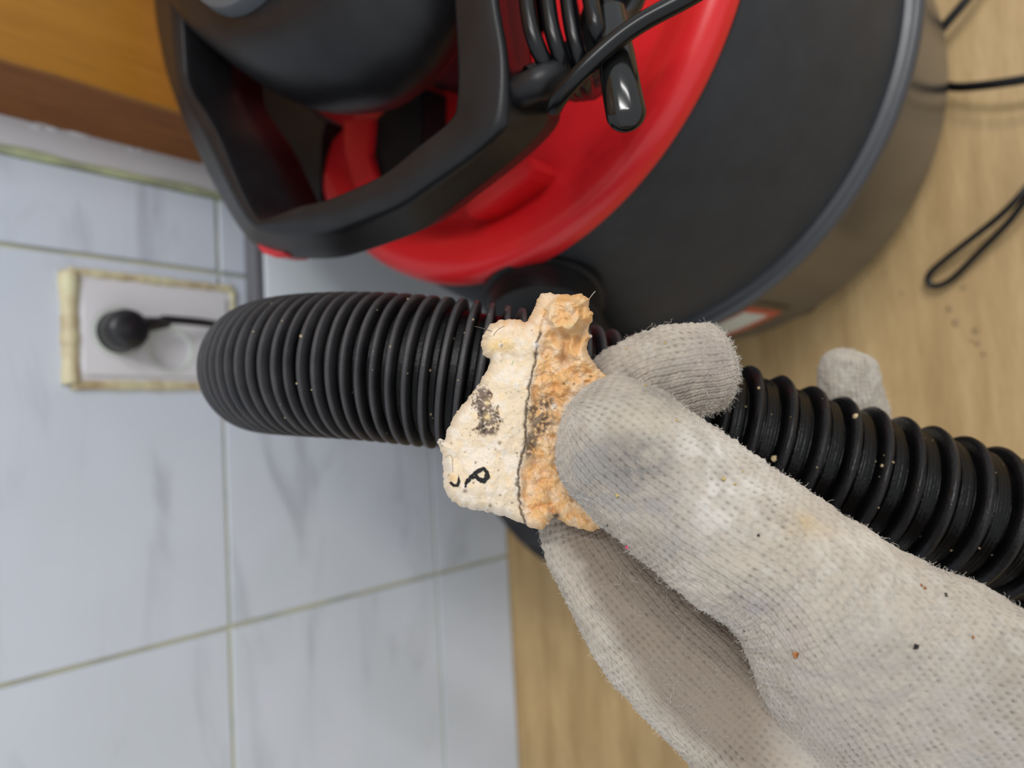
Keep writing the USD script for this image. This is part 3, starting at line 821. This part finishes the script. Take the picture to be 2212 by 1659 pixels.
col = mixc(col, (0.74, 0.50, 0.22), 0.85 * blob(220, 1195, 22, 26) * (1 - cmask))
col = mixc(col, (0.40, 0.32, 0.26), 0.7 * kink)
col = mixc(col, (0.20, 0.13, 0.08), 0.85 * dark)
col = mixc(col, (0.02, 0.02, 0.02), 0.95 * blob(835, 1420, 24, 20))
col = mixc(col, (0.85, 0.82, 0.78), 0.9 * (blob(503, 402, 13, 12) + blob(712, 400, 14, 20) + blob(822, 770, 15, 16) + blob(138, 975, 16)))
col = mixc(col, (0.10, 0.30, 0.10), 0.7 * np.exp(-(seg_dist([(568, 520), (578, 498)]) / 3.5) ** 2))
ROCK_D = 0.1985
base = np.zeros(gx.shape + (3,))
for c_ in range(3):
    base[..., c_] = CAM[c_] + ROCK_D * (FW[c_] + XA[c_] * (gp[..., 0] - CX) / F_PX - YA[c_] * (gp[..., 1] - CY) / F_PX)
tilt = (gp[..., 0] - 1150) * 0.0 
vdir = (base - CAM)
vdir /= np.linalg.norm(vdir, axis=-1, keepdims=True)
back = body * (5.0 + 3.0 * big + 1.5 * mid) * mm + 0.0004 * body
front_v = base - vdir * hf[..., None]
back_v = base + vdir * back[..., None]
idm = -np.ones(gx.shape, int)
sel = np.argwhere(useful)
idm[useful] = np.arange(len(sel))
nF = len(sel)
idb = idm + nF
idb[snap] = idm[snap]
vs = np.vstack([front_v[useful], back_v[useful]])
cs = np.vstack([col[useful], col[useful]])
qi = np.argwhere(quad)
A_, B_, C_, D_ = (lambda o: [o[qi[:, 0], qi[:, 1]], o[qi[:, 0] + 1, qi[:, 1]], o[qi[:, 0] + 1, qi[:, 1] + 1], o[qi[:, 0], qi[:, 1] + 1]])(idm)
a2, b2, c2, d2 = (lambda o: [o[qi[:, 0], qi[:, 1]], o[qi[:, 0] + 1, qi[:, 1]], o[qi[:, 0] + 1, qi[:, 1] + 1], o[qi[:, 0], qi[:, 1] + 1]])(idb)
fr_ = np.vstack([np.stack([A_, B_, C_], -1), np.stack([A_, C_, D_], -1), np.stack([a2, c2, b2], -1), np.stack([a2, d2, c2], -1)])
uq, fr_ = np.unique(fr_, return_inverse=True)
fr_ = fr_.reshape(-1, 3)
vs, cs = vs[uq], cs[uq]
rk = trimesh.Trimesh(vs, fr_, process=False)
if rk.volume < 0:
    rk.invert()
rock_mat = mat('crusted_stone', {
    'a': ('attribute', {'attribute': 'stone_color'}), 'g': ('geometry', {}),
    'n': ('noise_texture', {'scale': 2600.0, 'detail': 3.0}), 'b': ('bump', {'strength': 0.6, 'distance': 0.00016}),
    'p': ('principled_bsdf', {'roughness': 0.62, 'specular_ior_level': 0.3, 'subsurface_weight': 0.05, 'subsurface_scale': 0.0012, 'subsurface_radius': (1.0, 0.6, 0.35)})},
    [('a.color', 'p.base_color'), ('g.position', 'n.vector'), ('n.fac', 'b.height'), ('b.normal', 'p.normal')])
rock = Thing('rock', 'cream and orange crusted stone chunk pinched between gloved thumb and finger', 'rock', tuple(at_d(1150, 900, ROCK_D)))
rock.part('stone_body', rk, rock_mat, True, pv={'stone_color': cs})
tan_mat = plain('stone_grain', (0.70, 0.62, 0.52), 0.7, 0.3)
gr = []
for x, y, r in ((951, 953, 0.0005), (1198, 880, 0.0004), (1082, 745, 0.0003), (1276, 727, 0.0004), (955, 962, 0.0003)):
    i = int(np.argmin(np.linalg.norm(gp[useful] - (x, y), axis=1)))
    b = ball(front_v[useful][i], r, 2)
    b.vertices += 0.30 * r * rng.standard_normal(b.vertices.shape)
    gr.append(b)
rock.part('white_grains', cat_(gr), tan_mat, True, label='loose white grains on the stone', kind='stuff')
hair_mat = plain('fine_hair', (0.10, 0.08, 0.07), 0.4)
hair_pale = plain('pale_hair', (0.45, 0.42, 0.38), 0.4)
rock.part('hair', tube(at_d_many([(1270, 652, 0.194), (1276, 641, 0.192), (1286, 629, 0.191)]), 0.00011, 14, 6), hair_pale, 60)
rock.part('hair', tube(at_d_many([(1026, 705, 0.190), (1042, 709, 0.189), (1062, 716, 0.190)]), 0.00008, 14, 6), hair_mat, 60)
rock.part('hair', tube(at_d_many([(1066, 725, 0.190), (1074, 714, 0.189), (1090, 704, 0.190)]), 0.00007, 14, 6), hair_mat, 60)

# ---------------------------------------------------------------- gloved hand
WALE, COURSE = 0.00190, 0.00175


def knit(u, v, seed):
    """Height (0..1) of a knitted surface: u across the wales, v along them, both in stitches."""
    w = meshkit.fbm(np.stack([u * 0.22, v * 0.22, 0 * u + seed], -1), 3, seed) - 0.5
    w2 = meshkit.fbm(np.stack([u * 0.22, v * 0.22, 0 * u + seed + 9], -1), 3, seed + 5) - 0.5
    u = u + 0.9 * w
    v = v + 0.9 * w2
    fu = (u % 1.0) - 0.5                                  # 0 = middle of a wale
    leg = np.abs(fu)
    ph = (v + 0.95 * leg) % 1.0                           # legs of the V
    yarn = 0.5 + 0.5 * np.cos(2 * np.pi * (ph - 0.5))
    cross = np.sqrt(np.clip(1 - ((leg - 0.25) / 0.27) ** 2, 0, 1))
    h = cross * (0.45 + 0.55 * yarn ** 0.8)
    # the open eye of the stitch between two wales
    iv = np.floor(v + 0.5)
    iu = np.floor(u + 0.5)
    hsh = np.sin(iu * 127.1 + iv * 311.7 + seed) * 43758.5453
    rnd = hsh - np.floor(hsh)
    du = u - iu
    dv = v - iv - 0.0
    eye = np.exp(-((du / 0.20) ** 2 + (dv / 0.24) ** 2)) * (0.35 + 0.65 * rnd)
    return h - 1.15 * eye, eye


def loft(stations, tip_len, seed, ds, fine_to, nfront=230, nback=60, amp=0.00062, tip_pow=2.0, view=True):
    """A finger: stations (px, py, depth, half width in px, thickness ratio) from the tip on."""
    st = np.array(stations, float)
    c = at_d_many(st[:, :3])
    tl = np.radians(st[:, 5]) if st.shape[1] > 5 else np.zeros(len(st))
    hwm = st[:, 3] * st[:, 2] / F_PX
    t = np.r_[0, np.cumsum(np.linalg.norm(np.diff(c, axis=0), axis=1))]
    cs_ = CubicSpline(t, c)
    hs_ = PchipInterpolator(t, hwm)
    rt = PchipInterpolator(t, st[:, 4])
    tl_ = PchipInterpolator(t, tl)
    s = [tip_len * (1 - math.cos(q)) for q in np.linspace(0.03, math.pi / 2, max(8, int(tip_len / ds)))]
    x = s[-1]
    while x < t[-1]:
        x += ds if x < fine_to else 0.0016
        s.append(min(x, t[-1]))
    s = np.array(s)
    p = cs_(s)
    tn = cs_(s, 1)
    tn /= np.linalg.norm(tn, axis=1, keepdims=True)
    r = hs_(np.maximum(s, tip_len)) * np.where(s < tip_len, np.clip(1 - (1 - s / tip_len) ** tip_pow, 0, 1) ** (1 / tip_pow), 1)
    vd = p - CAM
    vd /= np.linalg.norm(vd, axis=1, keepdims=True)
    sd = np.cross(tn, vd)
    sd /= np.linalg.norm(sd, axis=1, keepdims=True)
    bk = np.cross(sd, tn)
    bk *= np.sign((bk * vd).sum(1))[:, None]              # away from the camera
    # keep the frames smooth
    for _ in range(60):
        sd[1:-1] = (sd[:-2] + 2 * sd[1:-1] + sd[2:]) / 4
        bk[1:-1] = (bk[:-2] + 2 * bk[1:-1] + bk[2:]) / 4
    ct, sn = np.cos(tl_(s))[:, None], np.sin(tl_(s))[:, None]
    sd, bk = sd * ct + bk * sn, bk * ct - sd * sn
    th = np.r_[np.linspace(-1.95, 1.95, nfront), np.linspace(1.95, 2 * np.pi - 1.95, nback + 2)[1:-1]]   # 0 = towards the camera
    ratio = rt(s)
    ring_ = p[:, None] + r[:, None, None] * (np.sin(th)[None, :, None] * sd[:, None] - (ratio[:, None] * np.cos(th)[None])[..., None] * bk[:, None])
    # soft unevenness of the cloth
    lump = (meshkit.fbm(ring_ * 130, 3, seed) - 0.5) * 0.0022 + (meshkit.fbm(ring_ * 420, 2, seed + 1) - 0.5) * 0.0007
    nrm_ = ring_ - p[:, None]
    nrm_ /= np.linalg.norm(nrm_, axis=2, keepdims=True) + 1e-9
    thw = np.where(th > np.pi, th - 2 * np.pi, th)
    arc = np.interp(np.abs(thw), np.linspace(0, np.pi, 60), np.r_[0, np.cumsum(np.sqrt(np.cos(np.linspace(0, np.pi, 60)) ** 2 + (0.8 * np.sin(np.linspace(0, np.pi, 60))) ** 2)[1:] * np.pi / 59)]) * np.sign(thw)
    U = (hs_(np.maximum(s, tip_len)) ** 1.0)[:, None] * arc[None] / WALE
    Vv = np.broadcast_to((s / COURSE)[:, None], U.shape)
    h, eye = knit(U, Vv, seed)
    wrn = sm(meshkit.fbm(ring_ * 90, 3, seed + 3), 0.30, 0.62)           # worn, felted places are flatter
    fl = np.where(np.abs(thw)[None] < 2.3, 1.0, 0.3)
    ring_ = ring_ + nrm_ * (lump + amp * (h - 0.5) * (0.68 + 0.42 * wrn) * fl)[..., None]
    me = grid_solid(ring_)
    e = np.r_[eye.ravel() * (0.6 + 0.4 * wrn.ravel()), 0, 0]
    return me, e, p, r


THUMB = [(1226, 878, 0.1845, 150, 0.80, 0), (1345, 970, 0.1835, 150, 0.78, 0), (1405, 1022, 0.1825, 157, 0.78, 0), (1490, 1086, 0.181, 163, 0.80, 0), (1575, 1152, 0.180, 167, 0.80, 0), (1672, 1216, 0.180, 170, 0.78, 0), (1765, 1300, 0.181, 196, 0.68, -6),
         (1845, 1382, 0.183, 242, 0.58, -14), (1930, 1462, 0.185, 290, 0.52, -20), (2012, 1545, 0.187, 334, 0.50, -22), (2200, 1725, 0.192, 360, 0.50, -22), (2520, 2010, 0.200, 330, 0.55, -20)]
INDEX = [(1586, 788, 0.2165, 96, 0.85, 0), (1530, 796, 0.2165, 98, 0.85, 0), (1450, 808, 0.218, 104, 0.85, 0), (1375, 838, 0.2205, 104, 0.85, 0), (1310, 905, 0.2235, 100, 0.85, 0), (1272, 985, 0.2235, 102, 0.85, 0), (1262, 1060, 0.220, 104, 0.85, 0), (1274, 1145, 0.2175, 109, 0.85, 0), (1325, 1235, 0.2125, 122, 0.8, 0), (1440, 1368, 0.2075, 156, 0.7, 0),
         (1560, 1490, 0.2055, 160, 0.7, 0), (1660, 1585, 0.2015, 168, 0.7, 0), (1850, 1690, 0.199, 170, 0.6, 0), (2060, 1740, 0.196, 130, 0.5, 0)]
MIDDLE = [(1843, 756, 0.2880, 52, 0.8), (1834, 806, 0.2890, 62, 0.8), (1846, 900, 0.2905, 68, 0.8), (1885, 1030, 0.2925, 70, 0.8), (1960, 1190, 0.290, 72, 0.8), (2050, 1340, 0.272, 76, 0.8), (2110, 1480, 0.238, 84, 0.8), (2150, 1620, 0.208, 90, 0.8)]
parts = [loft(THUMB, 0.0165, 3, 0.00034, 0.165, 250, 60, tip_pow=2.0), loft(INDEX, 0.0092, 11, 0.00036, 0.190, 230, 80, tip_pow=2.2), loft(MIDDLE, 0.0062, 17, 0.0005, 0.06, 110, 40, tip_pow=2.2)]
man = None
for me, e, _, _ in parts:
    mg = m3.Mesh(vert_properties=np.column_stack([me.vertices, e]).astype(np.float32), tri_verts=me.faces.astype(np.uint32))
    mn = m3.Manifold(mg)
    man = mn if man is None else man + mn
gm = man.to_mesh()
gv, gf = np.array(gm.vert_properties[:, :3], float), np.array(gm.tri_verts)
ge = np.array(gm.vert_properties[:, 3], float)
_, first, inv = np.unique(np.round(gv, 7), axis=0, return_index=True, return_inverse=True)
inv = inv.ravel()
gv, ge, gf = gv[first], ge[first], inv[gf]
gf = gf[(gf[:, 0] != gf[:, 1]) & (gf[:, 1] != gf[:, 2]) & (gf[:, 0] != gf[:, 2])]
# soften where thumb web and finger meet in the palm
c0, c1_ = cKDTree(parts[0][0].vertices), cKDTree(parts[1][0].vertices)
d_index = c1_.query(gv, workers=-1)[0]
dd = np.maximum(c0.query(gv, workers=-1)[0], d_index)
pj = proj(gv)
wt = np.exp(-(dd / 0.0024) ** 2) * sm(pj[:, 1], 1420, 1560)
act = np.nonzero(wt > 0.02)[0]
if len(act):
    E_ = np.vstack([gf[:, [0, 1]], gf[:, [1, 2]], gf[:, [2, 0]]])
    E_ = np.vstack([E_, E_[:, ::-1]])
    m_ = wt[E_[:, 0]] > 0.02
    E_ = E_[m_]
    cnt = np.bincount(E_[:, 0], minlength=len(gv)).astype(float)
    for _ in range(50):
        acc = np.stack([np.bincount(E_[:, 0], gv[E_[:, 1], k_], minlength=len(gv)) for k_ in range(3)], -1)
        av = acc[act] / np.maximum(cnt[act], 1)[:, None]
        gv[act] += (av - gv[act]) * (0.8 * wt[act])[:, None]
# dirt of the cloth, with some light and shade painted in, per vertex
gc = np.zeros((len(gv), 3)) + (0.50, 0.442, 0.37)


def gmix(c, a):
    global gc
    gc = gc + (np.array(c) - gc) * np.clip(a, 0, 1)[:, None]


f1 = meshkit.fbm(gv * 70, 4, 61)
f2 = meshkit.fbm(gv * 260, 3, 62)
f3 = meshkit.fbm(gv * 900, 2, 63)
gmix((0.37, 0.32, 0.262), 0.8 * sm(f1, 0.45, 0.65))
gmix((0.56, 0.52, 0.46), 0.6 * sm(f2, 0.5, 0.66))
gmix((0.31, 0.28, 0.245), 0.4 * sm(f3, 0.5, 0.7))
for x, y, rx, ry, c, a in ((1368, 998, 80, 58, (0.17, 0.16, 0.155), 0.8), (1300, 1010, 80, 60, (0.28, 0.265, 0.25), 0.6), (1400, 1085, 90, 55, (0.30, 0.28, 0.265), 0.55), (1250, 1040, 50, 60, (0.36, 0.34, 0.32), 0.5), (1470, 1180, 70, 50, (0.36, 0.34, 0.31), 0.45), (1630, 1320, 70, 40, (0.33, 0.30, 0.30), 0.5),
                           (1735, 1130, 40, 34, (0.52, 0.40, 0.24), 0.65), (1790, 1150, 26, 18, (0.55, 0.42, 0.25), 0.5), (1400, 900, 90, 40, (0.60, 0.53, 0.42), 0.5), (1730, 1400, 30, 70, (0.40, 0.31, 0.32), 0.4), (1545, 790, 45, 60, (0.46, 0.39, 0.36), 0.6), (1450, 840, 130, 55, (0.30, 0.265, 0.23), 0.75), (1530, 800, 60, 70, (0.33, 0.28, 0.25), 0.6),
                           (1900, 1480, 190, 130, (0.40, 0.36, 0.32), 0.6), (1830, 1620, 170, 110, (0.40, 0.36, 0.32), 0.6), (2120, 1600, 170, 150, (0.42, 0.385, 0.35), 0.6), (1560, 960, 90, 50, (0.70, 0.67, 0.62), 0.6), (1700, 1060, 120, 40, (0.66, 0.61, 0.54), 0.5), (1870, 1170, 120, 40, (0.64, 0.58, 0.50), 0.5), (1560, 1080, 70, 60, (0.72, 0.69, 0.65), 0.5)):  # stains; lower palm shade and pale light on the thumb ridge painted too
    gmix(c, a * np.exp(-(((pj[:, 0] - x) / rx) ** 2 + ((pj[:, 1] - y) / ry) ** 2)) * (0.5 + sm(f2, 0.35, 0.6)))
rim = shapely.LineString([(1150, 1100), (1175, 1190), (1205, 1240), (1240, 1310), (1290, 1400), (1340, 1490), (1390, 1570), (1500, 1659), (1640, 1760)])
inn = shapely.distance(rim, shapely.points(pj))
gmix((0.25, 0.20, 0.158), 0.88 * (1 - sm(d_index, 0.0003, 0.0012)) * sm(pj[:, 1], 1060, 1100) * (1 - sm(pj[:, 0], 1600, 1760)) * sm(inn + 40 * (f2 - 0.5), 18, 75))  # shade of the thumb painted on the index finger, outer rim left lighter
gmix((0.13, 0.11, 0.095), 0.9 * np.clip(ge, 0, 1) * (0.55 + 0.45 * sm(f1, 0.35, 0.6)))      # shade inside the eyes of the stitches, painted into the cloth
glove_mat = mat('knitted_cotton', {
    'a': ('attribute', {'attribute': 'cloth_color'}), 'g': ('geometry', {}),
    'n': ('noise_texture', {'scale': 3200.0, 'detail': 3.0, 'roughness': 0.7}), 'b': ('bump', {'strength': 0.8, 'distance': 0.00022}),
    'p': ('principled_bsdf', {'roughness': 0.9, 'specular_ior_level': 0.12, 'sheen_weight': 0.25, 'sheen_roughness': 0.5})},
    [('a.color', 'p.base_color'), ('g.position', 'n.vector'), ('n.fac', 'b.height'), ('b.normal', 'p.normal')])
gmesh = trimesh.Trimesh(gv, gf, process=False)
hand = Thing('gloved_hand', 'hand in a grimy off-white knitted cotton work glove, pinching the rock', 'hand', tuple(at_d(1700, 1300, 0.19)))
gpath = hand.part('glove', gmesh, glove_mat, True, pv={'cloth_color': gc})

# lint: fine loose fibres of the cotton
vn = meshkit.arrays(gmesh, True)[2]
facing = (vn * (gv - CAM)).sum(1) / np.linalg.norm(gv - CAM, axis=1)
cand = np.nonzero((facing < 0.35) & (pj[:, 0] < 2300) & (pj[:, 1] < 1760))[0]
wgt = np.where(facing[cand] > -0.35, 5.0, 1.0)
NF = 9000
pk = rng.choice(cand, NF, p=wgt / wgt.sum())
KP = 6
pts = np.zeros((NF, KP, 3))
ln = 0.0008 + 0.0018 * rng.random(NF) ** 2
d_ = vn[pk] * 0.55 + 0.75 * rng.standard_normal((NF, 3))
d_ /= np.linalg.norm(d_, axis=1, keepdims=True)
p_ = gv[pk] - vn[pk] * 0.0001
for q in range(KP):
    pts[:, q] = p_
    p_ = p_ + d_ * (ln / KP)[:, None]
    d_ = d_ + 0.45 * rng.standard_normal((NF, 3))
    d_ /= np.linalg.norm(d_, axis=1, keepdims=True)
lng = rng.choice(np.nonzero((facing < 0.1) & (pj[:, 0] < 1560) & (pj[:, 0] > 1150))[0], 150)
pl = np.zeros((150, 14, 3))
p_, d_ = gv[lng] + vn[lng] * 0.0003, rng.standard_normal((150, 3))
for q in range(14):
    pl[:, q] = p_
    d_ = d_ - vn[lng] * (0.6 * (d_ * vn[lng]).sum(1))[:, None] + 0.55 * rng.standard_normal((150, 3))
    d_ /= np.linalg.norm(d_, axis=1, keepdims=True)
    p_ = p_ + d_ * 0.0005
tipc = np.nonzero((facing < 0.3) & (pj[:, 0] > 1515) & (pj[:, 0] < 1600) & (pj[:, 1] > 690) & (pj[:, 1] < 905))[0]
ft = rng.choice(tipc, 500)
pf = np.zeros((500, 8, 3))
p_, d_ = gv[ft].copy(), vn[ft] + 0.6 * rng.standard_normal((500, 3))
for q in range(8):
    pf[:, q] = p_
    d_ /= np.linalg.norm(d_, axis=1, keepdims=True)
    p_ = p_ + d_ * (0.00015 + 0.00025 * rng.random((500, 1)))
    d_ = d_ + 0.5 * rng.standard_normal((500, 3))
lint_mat = mat('lint', {'p': ('principled_bsdf', {'base_color': (0.66, 0.63, 0.58), 'roughness': 0.8, 'specular_ior_level': 0.2})}, [])


def curves(path, sets, width):
    c = UsdGeom.BasisCurves.Define(stage, path)
    c.CreateTypeAttr('linear')
    c.CreateCurveVertexCountsAttr(Vt.IntArray.FromNumpy(np.concatenate([np.full(len(a), a.shape[1], np.int32) for a in sets])))
    allp = np.vstack([a.reshape(-1, 3) for a in sets]) - hand.loc
    c.CreatePointsAttr(Vt.Vec3fArray.FromNumpy(allp.astype(np.float32)))
    c.CreateWidthsAttr(Vt.FloatArray([width]))
    c.SetWidthsInterpolation('constant')
    UsdShade.MaterialBindingAPI.Apply(c.GetPrim()).Bind(lint_mat)
    return c


lp_path = numbered(hand.path + '/lint')
curves(lp_path, [pts, pl, pf], 0.00005)
tag(stage.GetPrimAtPath(lp_path), 'loose cotton fibres standing off the glove', None, None, 'stuff')

# coloured flecks caught in the knit
def on_glove(x, y):
    rr_ = ray(x, y)
    rr_ = rr_ / np.linalg.norm(rr_)
    d = np.linalg.norm(np.cross(gv - CAM, rr_), axis=1)
    c = np.nonzero(d < 0.0006)[0]
    return gv[c[np.argmin(np.linalg.norm(gv[c] - CAM, axis=1))]] if len(c) else None


FLK = {'pink': ((0.65, 0.04, 0.16), [(1352, 1184, 8)]), 'rust': ((0.42, 0.16, 0.04), [(1719, 1418, 10), (2003, 1272, 6), (1997, 1264, 5), (2108, 1380, 6)]), 'black': ((0.02, 0.018, 0.016), [(2048, 1281, 6), (1985, 1398, 9), (1643, 1155, 5), (2047, 1213, 5), (1310, 1139, 4), (1603, 1366, 4)]),
       'straw': ((0.60, 0.46, 0.18), [(1330, 1072, 7), (1568, 1033, 7), (1395, 828, 6), (1462, 903, 5), (1592, 1043, 5), (1608, 1015, 4), (1350, 752, 6), (1438, 738, 5)])}
for nm, (c, lst) in FLK.items():
    fm = plain('fleck_' + nm, c, 0.7)
    ms = []
    for x, y, r in lst:
        q = on_glove(x, y)
        if q is not None:
            b = ball(q, 0.5 * r * 0.185 / F_PX, 1, (1, 0.8, 1.1))
            b.vertices += 0.2 * r * 0.185 / F_PX * rng.standard_normal(b.vertices.shape)
            ms.append(b)
    if ms:
        hand.part(nm + '_flecks', cat_(ms), fm, True, label=f'tiny {nm} coloured flecks caught in the knit', kind='stuff')
